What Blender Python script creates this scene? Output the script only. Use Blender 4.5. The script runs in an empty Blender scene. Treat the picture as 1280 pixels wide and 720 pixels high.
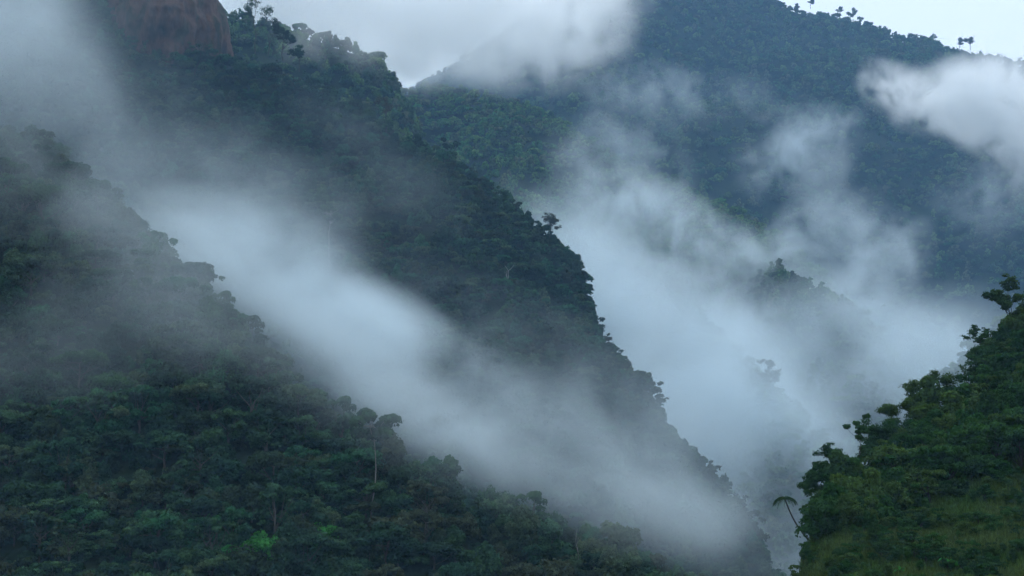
import bpy, math, random
import numpy as np
from mathutils import Vector
from mathutils.bvhtree import BVHTree

scene = bpy.context.scene
COL = scene.collection
R = math.radians
F = 1758.0
PITCH = R(6.0)
CT, ST = math.cos(PITCH), math.sin(PITCH)


# ------------------------------------------------------------------ helpers
def P(px, py, d):
    """point of the world at photo pixel px,py (1280x720) and distance d along +Y"""
    x, z = (px - 640.0) / F, (360.0 - py) / F
    yy, zz = CT - ST * z, ST + CT * z
    k = d / yy
    return np.array([x * k, d, zz * k])


def proj(p):
    p = np.asarray(p, float)
    y, z = p[..., 1], p[..., 2]
    dep = CT * y + ST * z
    up = -ST * y + CT * z
    return 640 + F * p[..., 0] / dep, 360 - F * up / dep, dep


def _hash(ix, iy, iz, seed):
    h = (ix * 374761393 + iy * 668265263 + iz * 2147483647 + seed * 974634777) & 0xFFFFFFFF
    h = ((h ^ (h >> 13)) * 1274126177) & 0xFFFFFFFF
    h = ((h ^ (h >> 16)) * 2246822519) & 0xFFFFFFFF
    return ((h ^ (h >> 15)) & 0xFFFFFF) / float(0xFFFFFF)


def vnoise(x, y, z, seed=0):
    x, y, z = np.broadcast_arrays(np.asarray(x, float), np.asarray(y, float), np.asarray(z, float))
    ix, iy, iz = np.floor(x).astype(np.int64), np.floor(y).astype(np.int64), np.floor(z).astype(np.int64)
    fx, fy, fz = x - ix, y - iy, z - iz
    fx, fy, fz = [f * f * (3 - 2 * f) for f in (fx, fy, fz)]
    r = 0
    for a in (0, 1):
        for b in (0, 1):
            for c in (0, 1):
                w = (fx if a else 1 - fx) * (fy if b else 1 - fy) * (fz if c else 1 - fz)
                r = r + w * _hash(ix + a, iy + b, iz + c, seed)
    return r * 2 - 1


def fbm(x, y, z, seed=0, octv=4, gain=0.5):
    a, f, r = 1.0, 1.0, 0
    for o in range(octv):
        r = r + a * vnoise(x * f + 17.3 * o, y * f - 9.1 * o, z * f + 3.7 * o, seed + o)
        a *= gain
        f *= 2.03
    return r


def mesh_np(name, V, Q, mat=None, tint=None, smooth=False):
    """mesh from arrays: V (n,3), Q (m,4) or (m,3)"""
    V = np.asarray(V, np.float32)
    Q = np.asarray(Q, np.int32)
    me = bpy.data.meshes.new(name)
    k = Q.shape[1]
    me.vertices.add(len(V))
    me.vertices.foreach_set('co', V.ravel())
    me.loops.add(Q.size)
    me.loops.foreach_set('vertex_index', Q.ravel())
    me.polygons.add(len(Q))
    me.polygons.foreach_set('loop_start', np.arange(0, Q.size, k, dtype=np.int32))
    me.polygons.foreach_set('loop_total', np.full(len(Q), k, np.int32))
    if smooth:
        me.polygons.foreach_set('use_smooth', np.ones(len(Q), bool))
    if tint is not None:
        at = me.attributes.new('tint', 'FLOAT', 'POINT')
        at.data.foreach_set('value', np.asarray(tint, np.float32))
    me.update(calc_edges=True)
    if mat:
        me.materials.append(mat)
    return me


def link(name, me, parent=None):
    o = bpy.data.objects.new(name, me)
    COL.objects.link(o)
    if parent is not None:
        o.parent = parent
    return o


def tag(o, label=None, cat=None, group=None, kind=None):
    if label:
        o['label'] = label
    if cat:
        o['category'] = cat
    if group:
        o['group'] = group
    if kind:
        o['kind'] = kind
    return o


# ------------------------------------------------------------------ materials
def new_mat(name):
    m = bpy.data.materials.new(name)
    m.use_nodes = True
    nt = m.node_tree
    for n in list(nt.nodes):
        nt.nodes.remove(n)
    out = nt.nodes.new('ShaderNodeOutputMaterial')
    return m, nt, out


def N(nt, t, **kw):
    n = nt.nodes.new(t)
    for k, v in kw.items():
        setattr(n, k, v)
    return n


def foliage_mat(name, stops, scale=0.05, transl=0.3, shade=(0.6, 2.3)):
    """stops: colours picked at random per tree; per leaf tint and a soft noise vary the lightness"""
    m, nt, out = new_mat(name)
    L = nt.links.new
    oi = N(nt, 'ShaderNodeObjectInfo')
    geo = N(nt, 'ShaderNodeNewGeometry')
    no = N(nt, 'ShaderNodeTexNoise')
    no.inputs['Scale'].default_value = scale
    no.inputs['Detail'].default_value = 3
    L(geo.outputs['Position'], no.inputs['Vector'])
    # hue from tree + patches of the hillside
    mx = N(nt, 'ShaderNodeMath', operation='MULTIPLY_ADD')
    mx.inputs[1].default_value = 1.4
    mx.inputs[2].default_value = -0.7
    L(no.outputs['Fac'], mx.inputs[0])
    ad = N(nt, 'ShaderNodeMath', operation='ADD')
    L(oi.outputs['Random'], ad.inputs[0])
    L(mx.outputs[0], ad.inputs[1])
    cr = N(nt, 'ShaderNodeValToRGB')
    el = cr.color_ramp.elements
    n = len(stops)
    while len(el) < n:
        el.new(0.5)
    for i, c in enumerate(stops):
        el[i].position = i / (n - 1)
        el[i].color = (*c, 1)
    L(ad.outputs[0], cr.inputs['Fac'])
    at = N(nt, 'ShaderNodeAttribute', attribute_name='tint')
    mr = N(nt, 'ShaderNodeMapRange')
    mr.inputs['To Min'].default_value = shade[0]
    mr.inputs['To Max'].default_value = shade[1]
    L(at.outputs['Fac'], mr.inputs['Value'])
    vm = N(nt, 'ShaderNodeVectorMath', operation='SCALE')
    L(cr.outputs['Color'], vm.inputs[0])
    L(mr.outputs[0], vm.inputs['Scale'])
    d = N(nt, 'ShaderNodeBsdfDiffuse')
    t = N(nt, 'ShaderNodeBsdfTranslucent')
    L(vm.outputs[0], d.inputs['Color'])
    L(vm.outputs[0], t.inputs['Color'])
    ms = N(nt, 'ShaderNodeMixShader')
    ms.inputs[0].default_value = transl
    L(d.outputs[0], ms.inputs[1])
    L(t.outputs[0], ms.inputs[2])
    L(ms.outputs[0], out.inputs['Surface'])
    return m


def noise_mat(name, stops, scale, detail=6, rough=0.9, bump=0.5, bdist=0.3, stretch=(1, 1, 1)):
    m, nt, out = new_mat(name)
    L = nt.links.new
    geo = N(nt, 'ShaderNodeTexCoord')
    mp = N(nt, 'ShaderNodeMapping')
    mp.inputs['Scale'].default_value = stretch
    L(geo.outputs['Object'], mp.inputs['Vector'])
    no = N(nt, 'ShaderNodeTexNoise')
    no.inputs['Scale'].default_value = scale
    no.inputs['Detail'].default_value = detail
    no.inputs['Roughness'].default_value = 0.65
    L(mp.outputs[0], no.inputs['Vector'])
    cr = N(nt, 'ShaderNodeValToRGB')
    el = cr.color_ramp.elements
    while len(el) < len(stops):
        el.new(0.5)
    for i, c in enumerate(stops):
        el[i].position = 0.3 + 0.4 * i / (len(stops) - 1)
        el[i].color = (*c, 1)
    L(no.outputs['Fac'], cr.inputs['Fac'])
    b = N(nt, 'ShaderNodeBsdfPrincipled')
    b.inputs['Roughness'].default_value = rough
    b.inputs['Specular IOR Level'].default_value = 0.15
    L(cr.outputs['Color'], b.inputs['Base Color'])
    bp = N(nt, 'ShaderNodeBump')
    bp.inputs['Strength'].default_value = bump
    bp.inputs['Distance'].default_value = bdist
    L(no.outputs['Fac'], bp.inputs['Height'])
    L(bp.outputs[0], b.inputs['Normal'])
    L(b.outputs[0], out.inputs['Surface'])
    return m


M = {}
M['leaf_near'] = foliage_mat('forest foliage', [(.028, .036, .020), (.017, .030, .016), (.013, .034, .020), (.027, .056, .023), (.012, .028, .020), (.040, .058, .028), (.018, .060, .028), (.014, .030, .018)], 0.02)
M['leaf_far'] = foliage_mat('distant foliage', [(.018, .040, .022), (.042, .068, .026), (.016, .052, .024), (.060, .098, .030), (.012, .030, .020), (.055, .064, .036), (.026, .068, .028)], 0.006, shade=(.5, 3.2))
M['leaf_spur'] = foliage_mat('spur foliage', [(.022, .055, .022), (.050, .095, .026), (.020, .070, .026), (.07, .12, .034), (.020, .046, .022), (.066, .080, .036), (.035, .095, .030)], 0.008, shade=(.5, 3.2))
M['leaf_close'] = foliage_mat('hillside shrub foliage', [(.016, .034, .010), (.012, .036, .010), (.020, .050, .012), (.014, .034, .014), (.032, .058, .013), (.024, .046, .014)], 0.05)
M['leaf_bright'] = foliage_mat('bright green foliage', [(.020, .095, .026), (.030, .12, .022)], 0.1)
M['leaf_dry'] = foliage_mat('sparse olive foliage', [(.05, .05, .03), (.035, .045, .025)], 0.1)
M['grass'] = foliage_mat('hillside grass', [(.038, .050, .016), (.028, .068, .014), (.046, .070, .020), (.022, .058, .013)], 0.08, transl=0.35)
M['bark'] = noise_mat('bark', [(.03, .028, .022), (.09, .085, .07)], 1.2, stretch=(1, 1, .3))
M['bark_pale'] = noise_mat('pale bark', [(.16, .16, .14), (.32, .31, .28)], 1.2, stretch=(1, 1, .2))
M['bark_mid'] = noise_mat('greyish bark', [(.10, .10, .085), (.2, .195, .17)], 1.2, stretch=(1, 1, .2))
M['bark_dark'] = noise_mat('dark bark', [(.016, .014, .012), (.04, .036, .03)], 1.2)
M['earth'] = noise_mat('forest floor', [(.006, .014, .008), (.012, .026, .012), (.022, .032, .014)], 0.08, bdist=2)
M['grassy'] = noise_mat('grassy slope', [(.012, .024, .009), (.018, .042, .011), (.030, .046, .014)], 0.25, bdist=.4)
M['soil'] = noise_mat('bare soil', [(.028, .022, .016), (.06, .045, .03)], 1.5, bdist=.15)
M['rock'] = noise_mat('reddish rock', [(.014, .015, .010), (.045, .028, .021), (.085, .050, .038), (.032, .032, .019), (.065, .040, .032)], 0.09, detail=10, bump=1, bdist=3, stretch=(1, 1, .4))
M['ground'] = noise_mat('valley ground', [(.01, .02, .01), (.03, .04, .02)], 0.01, bdist=3)


# ------------------------------------------------------------------ terrain
def smooth_curve(pts, n=400):
    pts = np.asarray(pts, float)
    t = np.r_[0, np.cumsum(np.linalg.norm(np.diff(pts, axis=0), axis=1))]
    t /= t[-1]
    s = np.linspace(0, 1, n)
    c = np.stack([np.interp(s, t, pts[:, k]) for k in range(3)], 1)
    k = max(3, n // 90) | 1
    ker = np.hanning(k + 2)[1:-1]
    ker /= ker.sum()
    pad = k // 2
    cp = np.pad(c, ((pad, pad), (0, 0)), mode='reflect', reflect_type='odd')
    return np.stack([np.convolve(cp[:, q], ker, 'valid') for q in range(3)], 1)


class Ridge:
    """a spur: a crest line in space with a slope falling to the front and one to the back"""

    def __init__(s, pts, lower, f, sf, sb, vf, vb, seed, amp=8, lam=90, w=12, gul=0, glam=200, gdir=0.0, bend=0.0, r0=.2):
        s.c = smooth_curve([P(*p) - np.array([0, 0, lower]) for p in pts])
        f = np.array(f, float)
        s.f = f / np.linalg.norm(f)
        s.sf, s.sb, s.vf, s.vb, s.seed, s.amp, s.lam, s.w = sf, sb, vf, vb, seed, amp, lam, w
        s.gul, s.glam, s.gdir, s.bend, s.r0 = gul, glam, gdir, bend, r0
        s.len = np.linalg.norm(np.diff(s.c[:, :2], axis=0), axis=1).sum()

    def at(s, u, v):
        u, v = np.broadcast_arrays(np.asarray(u, float), np.asarray(v, float))
        q = u * (len(s.c) - 1)
        idx = np.arange(len(s.c))
        cx, cy, cz = [np.interp(q, idx, s.c[:, k]) for k in range(3)]
        x = cx + s.f[0] * v
        y = cy + s.f[1] * v
        a = np.abs(v)
        g = np.where(v > 0, s.sf, s.sb) * a * (a / (a + s.w)) + s.bend * a * a
        ramp = np.clip(a / 70.0, 0.0, 1.0) * (1 - s.r0) + s.r0
        n = fbm(x / s.lam, y / s.lam, 0 * x, s.seed, 4) * s.amp * ramp
        if s.gul:
            q2 = u * s.len / s.glam + v * s.gdir / s.glam + 0.35 * fbm(x / s.glam, y / s.glam, 0 * x, s.seed + 50, 3)
            r = 1 - np.abs(vnoise(q2, v / s.glam * 0.25, 0 * x, s.seed + 77)) * 2
            n = n + r * s.gul * (np.clip(a / 150.0, 0.03, 1.0) if s.r0 > .1 else np.clip((a - 60) / 420.0, 0, 1.0))
        return np.stack([x, y, cz - g + n], -1)

    def grid(s, nu, nv):
        u = np.linspace(0, 1, nu)
        nb = max(4, int(nv * s.vb / (s.vf + s.vb)))
        v = np.r_[-np.linspace(1, 0, nb, endpoint=False) ** 1.3 * s.vb, np.linspace(0, 1, nv - nb) ** 1.15 * s.vf]
        U, Vv = np.meshgrid(u, v, indexing='ij')
        Pn = s.at(U, Vv)
        i, j = np.meshgrid(np.arange(nu - 1), np.arange(len(v) - 1), indexing='ij')
        a = i * len(v) + j
        Q = np.stack([a, a + 1, a + len(v) + 1, a + len(v)], -1).reshape(-1, 4)
        return Pn.reshape(-1, 3), Q


HILLS = {}


def hill(name, key, ridge, mat, nu, nv, label, cat='hillside'):
    V, Q = ridge.grid(nu, nv)
    o = link(name, mesh_np(name, V, Q, M[mat], smooth=True))
    tag(o, label, cat, kind='structure')
    HILLS[key] = (ridge, V, Q, o)
    return o


# A : steep wooded spur filling the lower left
hill('near_left_slope', 'A', Ridge(
    [(-420, -110, 480), (-150, 60, 450), (0, 150, 430), (70, 190, 415), (135, 250, 395), (200, 310, 375), (262, 358, 360), (300, 412, 348),
     (380, 478, 338), (440, 536, 330), (520, 574, 325), (600, 618, 320), (700, 648, 312), (790, 686, 306), (860, 722, 300), (960, 780, 292), (1060, 870, 285)],
    8, (0.15, -1), .80, .9, 300, 160, 11, amp=9, lam=60, gul=8, glam=70, gdir=.2), 'earth', 260, 150,
    'dark wooded slope filling the lower left, under the mist')
# B : the big diagonal ridge
hill('diagonal_ridge', 'B', Ridge(
    [(-300, -200, 1010), (0, -90, 960), (90, -50, 930), (130, -5, 916), (160, 32, 908), (235, 52, 900), (275, 58, 894), (310, 72, 890), (380, 98, 870), (440, 122, 850), (500, 158, 825), (560, 190, 805), (612, 236, 790),
     (645, 262, 775), (690, 296, 758), (716, 322, 748), (728, 352, 742), (732, 388, 738), (752, 422, 730), (778, 450, 725), (806, 478, 716), (818, 512, 708), (840, 544, 700), (880, 582, 690), (930, 634, 672), (955, 680, 660),
     (985, 760, 645), (1010, 860, 630)],
    8, (0.05, -1), .85, .9, 420, 260, 23, amp=22, lam=100, gul=26, glam=140, gdir=.35), 'earth', 320, 170,
    'long wooded ridge running down diagonally from the cliff to the valley', 'ridge')
# C : pale ridge behind the ridge top trees
hill('misty_back_ridge', 'C', Ridge(
    [(200, -10, 1150), (320, 20, 1150), (365, 32, 1140), (400, 40, 1135), (430, 50, 1130), (465, 64, 1120), (488, 88, 1110), (520, 160, 1100), (560, 230, 1090), (620, 330, 1080)],
    8, (0, -1), .8, .9, 250, 250, 31, amp=10, lam=100), 'earth', 90, 60,
    'pale ridge half lost in cloud behind the diagonal ridge', 'ridge')
# D : greener spur in the middle distance
hill('green_middle_spur', 'D', Ridge(
    [(380, 90, 1560), (470, 106, 1550), (530, 104, 1540), (590, 112, 1530), (640, 124, 1520), (690, 150, 1500), (750, 190, 1480), (810, 218, 1460), (870, 236, 1430),
     (930, 270, 1400), (990, 310, 1360), (1060, 370, 1310), (1110, 430, 1270), (1170, 540, 1230), (1230, 660, 1200)],
    8, (-0.1, -1), .62, .8, 640, 330, 47, amp=26, lam=150, gul=40, glam=190, gdir=.4), 'earth', 180, 110,
    'green forested spur in the middle distance behind the mist', 'hillside')
# E : the big far mountain
hill('far_mountain', 'E', Ridge(
    [(-200, 420, 2950), (200, 260, 2900), (480, 130, 2850), (600, 60, 2810), (690, -10, 2760), (780, -50, 2710), (900, -38, 2670), (985, 6, 2640), (1060, 29, 2610), (1130, 50, 2590), (1200, 67, 2570), (1280, 82, 2540),
     (1400, 110, 2500), (1600, 190, 2430), (1800, 300, 2350)],
    9, (-0.12, -1), .80, .8, 1250, 450, 59, amp=50, lam=260, gul=115, glam=300, gdir=.55, r0=.05), 'earth', 260, 190,
    'huge forested mountain rising to the skyline on the right', 'mountain')
# G : two small noses that show through the valley mist
hill('misty_nose_upper', 'F', Ridge(
    [(860, 300, 1380), (930, 322, 1220), (975, 338, 1120), (1005, 352, 1085), (1030, 362, 1070), (1060, 376, 1062), (1090, 404, 1050), (1120, 450, 1040), (1150, 520, 1030), (1180, 620, 1020)],
    8, (-.2, -1), .8, .9, 200, 140, 67, amp=7, lam=60), 'earth', 60, 50, 'small dark spur showing through the valley mist', 'hillside')
hill('misty_nose_lower', 'G', Ridge(
    [(800, 330, 1280), (860, 385, 1120), (910, 430, 980), (945, 464, 905), (975, 490, 870), (1010, 525, 862), (1045, 556, 855), (1070, 600, 848), (1100, 680, 840), (1140, 800, 830)],
    8, (-.2, -1), .9, .9, 160, 140, 71, amp=6, lam=50), 'earth', 60, 50, 'faint spur behind the mist just left of the near right slope', 'hillside')
hill('right_back_slope', 'K', Ridge(
    [(1150, 560, 900), (1185, 470, 900), (1212, 428, 900), (1250, 410, 900), (1300, 392, 900), (1500, 330, 900)],
    6, (-.2, -1), .7, .9, 200, 140, 73, amp=6, lam=60), 'earth', 60, 50, 'brownish slope seen above the near right slope', 'hillside')
# H : the near slope at the lower right
hill('near_right_slope', 'H', Ridge(
    [(1500, 240, 270), (1380, 320, 250), (1290, 392, 232), (1252, 428, 225), (1224, 470, 215), (1196, 514, 208), (1156, 528, 203), (1124, 560, 196), (1088, 590, 186), (1050, 614, 175), (1026, 644, 166),
     (1010, 684, 158), (1000, 730, 150), (985, 800, 142), (965, 900, 135)],
    1.2, (-0.02, -1), .20, .9, 130, 90, 83, amp=1.6, lam=22, w=6, gul=1.2, glam=30, gdir=.4), 'grassy', 200, 150,
    'near grassy and shrubby slope in the lower right corner')

gs = np.linspace(-1, 1, 90)
gs = np.sign(gs) * np.abs(gs) ** 1.6 * 14000
GX, GY = np.meshgrid(gs, gs + 800, indexing='ij')
GZ = -190 + 16 * fbm(GX / 500, GY / 500, 0 * GX, 5, 3)
gi, gj = np.meshgrid(np.arange(89), np.arange(89), indexing='ij')
ga = gi * 90 + gj
gme = mesh_np('valley_ground', np.stack([GX, GY, GZ], -1).reshape(-1, 3), np.stack([ga, ga + 90, ga + 91, ga + 1], -1).reshape(-1, 4), M['ground'], smooth=True)
tag(link('valley_ground', gme), 'valley floor far below the slopes', 'ground', kind='structure')

# rock bluff at the top left: a rounded face with cracks, standing on the ridge
cu, cv = np.meshgrid(np.linspace(0, math.pi, 150), np.linspace(0, 1, 110), indexing='ij')
cb = P(205, 75, 905)
top_z = P(205, -120, 905)[2]
ht = top_z - cb[2] + 30
prof = np.interp(cv, [0, .2, .35, .45, .52, .60, .68, .76, .84, 1], [1.08, 1.04, 1.0, .95, .88, .76, .60, .40, .2, .02])
rx_ = 50 * prof
cx_ = cb[0] + 2 - np.cos(cu) * rx_ * -1 * 0.92 - 10
cy_ = cb[1] + 26 - np.sin(cu) * rx_ * .9
cz_ = cb[2] - 30 + cv * ht
nn = (fbm(cx_ / 22, cy_ / 22, cz_ / 30, 91, 6) * 5 - np.abs(vnoise(cu * 9, cz_ / 50, 0 * cu, 92)) * 4 - np.abs(vnoise(cu * 3 + 5, cz_ / 9, 0 * cu, 95)) * 2) * np.clip(prof * 1.5, 0, 1)
cx_ = cx_ - np.cos(cu) * nn * -1
cy_ = cy_ - np.sin(cu) * nn
ci, cj = np.meshgrid(np.arange(149), np.arange(109), indexing='ij')
ca = ci * 110 + cj
CV = np.stack([cx_, cy_, cz_], -1).reshape(-1, 3)
CQ = np.stack([ca, ca + 110, ca + 111, ca + 1], -1).reshape(-1, 4)
tag(link('rock_cliff', mesh_np('rock_cliff', CV, CQ, M['rock'], smooth=True)), 'bare reddish brown rock bluff at the top left', 'cliff', kind='structure')

allV, allQ, off = [], [], 0
for k, (r, V, Q, o) in HILLS.items():
    allV.append(V)
    allQ.append(Q + off)
    off += len(V)
BVH = BVHTree.FromPolygons([tuple(v) for v in np.concatenate(allV)], [tuple(q) for q in np.concatenate(allQ).tolist()])


def visible(p, slack=6.0):
    v = Vector(p)
    L = v.length
    h = BVH.ray_cast(Vector((0, 0, 0)), v / L, L)
    return h[0] is None or h[3] > L - slack


# ------------------------------------------------------------------ tree shapes
def unit(a):
    return a / np.maximum(np.linalg.norm(a, axis=-1, keepdims=True), 1e-9)


def leaf_quads(pts, nrm, size, rng, elong=1.5, jit=0.6, droop=0.0):
    n = len(pts)
    nr = unit(nrm + rng.normal(0, jit, (n, 3)))
    a = unit(np.cross(nr, rng.normal(0, 1, (n, 3))))
    a[:, 2] -= droop
    a = unit(a)
    b = np.cross(nr, a)
    s = (size * rng.uniform(.6, 1.35, n))[:, None]
    A, B = a * s * elong * .5, b * s * .5
    V = np.stack([pts - A, pts - B * 1.0 + A * .1, pts + A, pts + B], 1).reshape(-1, 3)
    Q = np.arange(4 * n).reshape(n, 4)
    return V, Q


def tube(path, rad, seg=6):
    path = np.asarray(path, float)
    rad = np.asarray(rad, float)
    t = unit(np.gradient(path, axis=0))
    ref = np.array([1, 0, 0.]) if abs(t[0][0]) < .8 else np.array([0, 1., 0])
    V = []
    for i, p in enumerate(path):
        a = unit(np.cross(t[i], ref))
        b = np.cross(t[i], a)
        for k in range(seg):
            an = 2 * math.pi * k / seg
            V.append(p + rad[i] * (math.cos(an) * a + math.sin(an) * b))
    Q = []
    for i in range(len(path) - 1):
        for k in range(seg):
            k2 = (k + 1) % seg
            Q.append((i * seg + k, i * seg + k2, (i + 1) * seg + k2, (i + 1) * seg + k))
    return np.array(V), np.array(Q)


def join(parts):
    V, Q, off = [], [], 0
    for v, q in parts:
        V.append(v)
        Q.append(q + off)
        off += len(v)
    return np.concatenate(V), np.concatenate(Q)


def wob(p0, p1, rng, n=6, amp=.1):
    p0, p1 = np.asarray(p0, float), np.asarray(p1, float)
    t = np.linspace(0, 1, n)[:, None]
    L = np.linalg.norm(p1 - p0)
    o = np.cumsum(rng.normal(0, amp * L / n, (n, 3)), 0)
    o[0] = 0
    return p0 + (p1 - p0) * t + o * np.sin(np.pi * t)


def crown_arrays(kind, rad, h, n_leaf, size, rng, base):
    """returns leaf mesh arrays and the lobe centres; base = height of the crown's underside"""
    if kind == 'dome':
        nl = 30
        d = unit(rng.normal(0, 1, (nl, 3)))
        d[:, 2] = np.abs(d[:, 2]) * 1.1 - .12
        c = d * np.array([rad * .74, rad * .74, h * .62]) * rng.uniform(.6, 1.08, (nl, 1))
        c[:, 2] += h * .12
        lr = rad * rng.uniform(.15, .36, nl)
        fl = .9
    elif kind == 'umbrella':
        nl = 26
        an = rng.uniform(0, 2 * math.pi, nl)
        rr = rad * np.sqrt(rng.uniform(.02, 1, nl)) * .85
        c = np.stack([np.cos(an) * rr, np.sin(an) * rr, h * .55 * (1 - (rr / rad) ** 2) + rng.uniform(-.05, .15, nl) * h], 1)
        lr = rad * rng.uniform(.14, .30, nl)
        fl = .62
    elif kind == 'tall':
        nl = 26
        zz = rng.uniform(0, 1, nl)
        an = rng.uniform(0, 2 * math.pi, nl)
        rr = rad * .62 * np.sin(np.pi * np.clip(zz * .8 + .2, 0, 1)) * rng.uniform(.3, 1.1, nl)
        c = np.stack([np.cos(an) * rr, np.sin(an) * rr, zz * h], 1)
        lr = rad * rng.uniform(.2, .42, nl)
        fl = 1.0
    else:  # ragged: separate clumps with air in between
        nl = 20
        d = unit(rng.normal(0, 1, (nl, 3)))
        c = d * np.array([rad * .85, rad * .85, h * .55]) * rng.uniform(.5, 1.05, (nl, 1))
        c[:, 2] += h * .45
        lr = rad * rng.uniform(.16, .32, nl)
        fl = .65
    c[:, 2] += base
    w = lr ** 2
    k = rng.choice(nl, n_leaf, p=w / w.sum())
    d = unit(rng.normal(0, 1, (n_leaf, 3)))
    flip = (d[:, 2] < -.25) & (rng.random(n_leaf) < .75)
    d[flip, 2] *= -1
    # lumps on each lobe, so that the outline breaks up
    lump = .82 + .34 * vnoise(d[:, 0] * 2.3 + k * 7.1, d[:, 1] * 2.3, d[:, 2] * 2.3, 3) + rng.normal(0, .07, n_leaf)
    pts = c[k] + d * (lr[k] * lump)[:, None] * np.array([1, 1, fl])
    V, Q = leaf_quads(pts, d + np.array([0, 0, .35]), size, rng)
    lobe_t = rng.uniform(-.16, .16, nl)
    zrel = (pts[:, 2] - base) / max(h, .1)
    tint = np.clip(.40 + .18 * (lump - .8) / .3 + lobe_t[k] + .22 * d[:, 2] + .14 * (zrel - .5) + rng.normal(0, .15, n_leaf), 0, 1)  # mild top-lit shading painted into tint: up-facing, higher and outer leaves lighter
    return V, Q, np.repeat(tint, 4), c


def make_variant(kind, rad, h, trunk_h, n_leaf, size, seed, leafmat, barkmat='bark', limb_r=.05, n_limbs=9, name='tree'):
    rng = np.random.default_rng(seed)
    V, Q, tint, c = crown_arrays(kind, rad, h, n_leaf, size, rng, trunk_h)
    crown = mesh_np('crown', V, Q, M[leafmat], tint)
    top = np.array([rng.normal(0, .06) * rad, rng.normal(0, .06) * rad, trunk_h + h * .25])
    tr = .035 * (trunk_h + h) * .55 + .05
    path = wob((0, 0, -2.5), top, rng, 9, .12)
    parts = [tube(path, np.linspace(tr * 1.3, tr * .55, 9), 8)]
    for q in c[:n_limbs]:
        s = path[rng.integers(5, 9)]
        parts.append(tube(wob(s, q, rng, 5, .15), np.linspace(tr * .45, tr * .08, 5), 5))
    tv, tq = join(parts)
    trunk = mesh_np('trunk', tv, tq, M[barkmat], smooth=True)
    return crown, trunk


VAR = {'near': [], 'mid': [], 'far': [], 'close': [], 'spur': []}
specs = [('dome', 5.2, 7, 1.5), ('umbrella', 5.6, 5, 5), ('tall', 4.2, 7, 1.2), ('dome', 4.2, 6, 1.2), ('ragged', 5, 6.5, 3), ('dome', 4.8, 5, 1)]
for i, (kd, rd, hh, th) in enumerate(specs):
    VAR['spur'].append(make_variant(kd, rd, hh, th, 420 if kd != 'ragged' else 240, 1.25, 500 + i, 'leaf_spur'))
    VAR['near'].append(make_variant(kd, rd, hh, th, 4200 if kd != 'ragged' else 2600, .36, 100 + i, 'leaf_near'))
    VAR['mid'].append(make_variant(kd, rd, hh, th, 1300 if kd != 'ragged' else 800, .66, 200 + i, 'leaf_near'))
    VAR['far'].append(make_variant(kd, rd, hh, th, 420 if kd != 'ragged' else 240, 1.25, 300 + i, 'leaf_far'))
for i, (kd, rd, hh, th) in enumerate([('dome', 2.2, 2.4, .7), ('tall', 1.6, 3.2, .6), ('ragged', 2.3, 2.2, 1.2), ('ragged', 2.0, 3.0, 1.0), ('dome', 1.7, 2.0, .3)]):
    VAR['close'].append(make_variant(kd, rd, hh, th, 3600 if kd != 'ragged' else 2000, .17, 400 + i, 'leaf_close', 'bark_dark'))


def add_tree(name, loc, lod, k, scale, rz, label, cat, group=None, sz=None, tilt=(0, 0), leafmat=None):
    crown, trunk = VAR[lod][k % len(VAR[lod])]
    e = bpy.data.objects.new(name, None)
    e.empty_display_size = .5
    COL.objects.link(e)
    e.location = loc
    e.rotation_euler = (tilt[0], tilt[1], rz)
    e.scale = (scale, scale, sz or scale)
    tag(e, label, cat, group)
    c = link('crown', crown, e)
    link('trunk', trunk, e)
    if leafmat:
        c.material_slots[0].link = 'OBJECT'
        c.material_slots[0].material = M[leafmat]
    return e, c


def scatter(key, spacing, rng, u0=0, u1=1, v0=0, v1=None, jitter=.9):
    """jittered grid over a hill, thinned to what can be seen from the frame and a margin around it"""
    r = HILLS[key][0]
    v1 = r.vf if v1 is None else v1
    nu = int(r.len * (u1 - u0) / spacing)
    nv = int((v1 - v0) / spacing)
    U, Vv = np.meshgrid(np.arange(nu), np.arange(nv), indexing='ij')
    U = u0 + (U.ravel() + .5 + rng.uniform(-.5, .5, U.size) * jitter + .5 * (Vv.ravel() % 2)) / nu * (u1 - u0)
    Vv = v0 + (Vv.ravel() + .5 + rng.uniform(-.5, .5, Vv.size) * jitter) / nv * (v1 - v0)
    ok = U < 1
    U, Vv = U[ok], Vv[ok]
    p = r.at(U, Vv)
    x, y, d = proj(p)
    m = (x > -160) & (x < 1440) & (y > -60) & (y < 860)
    print('scatter', key, m.sum())
    return p[m], Vv[m]


# ------------------------------------------------------------------ forests: individuals and the rest
rng = np.random.default_rng(7)


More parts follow.
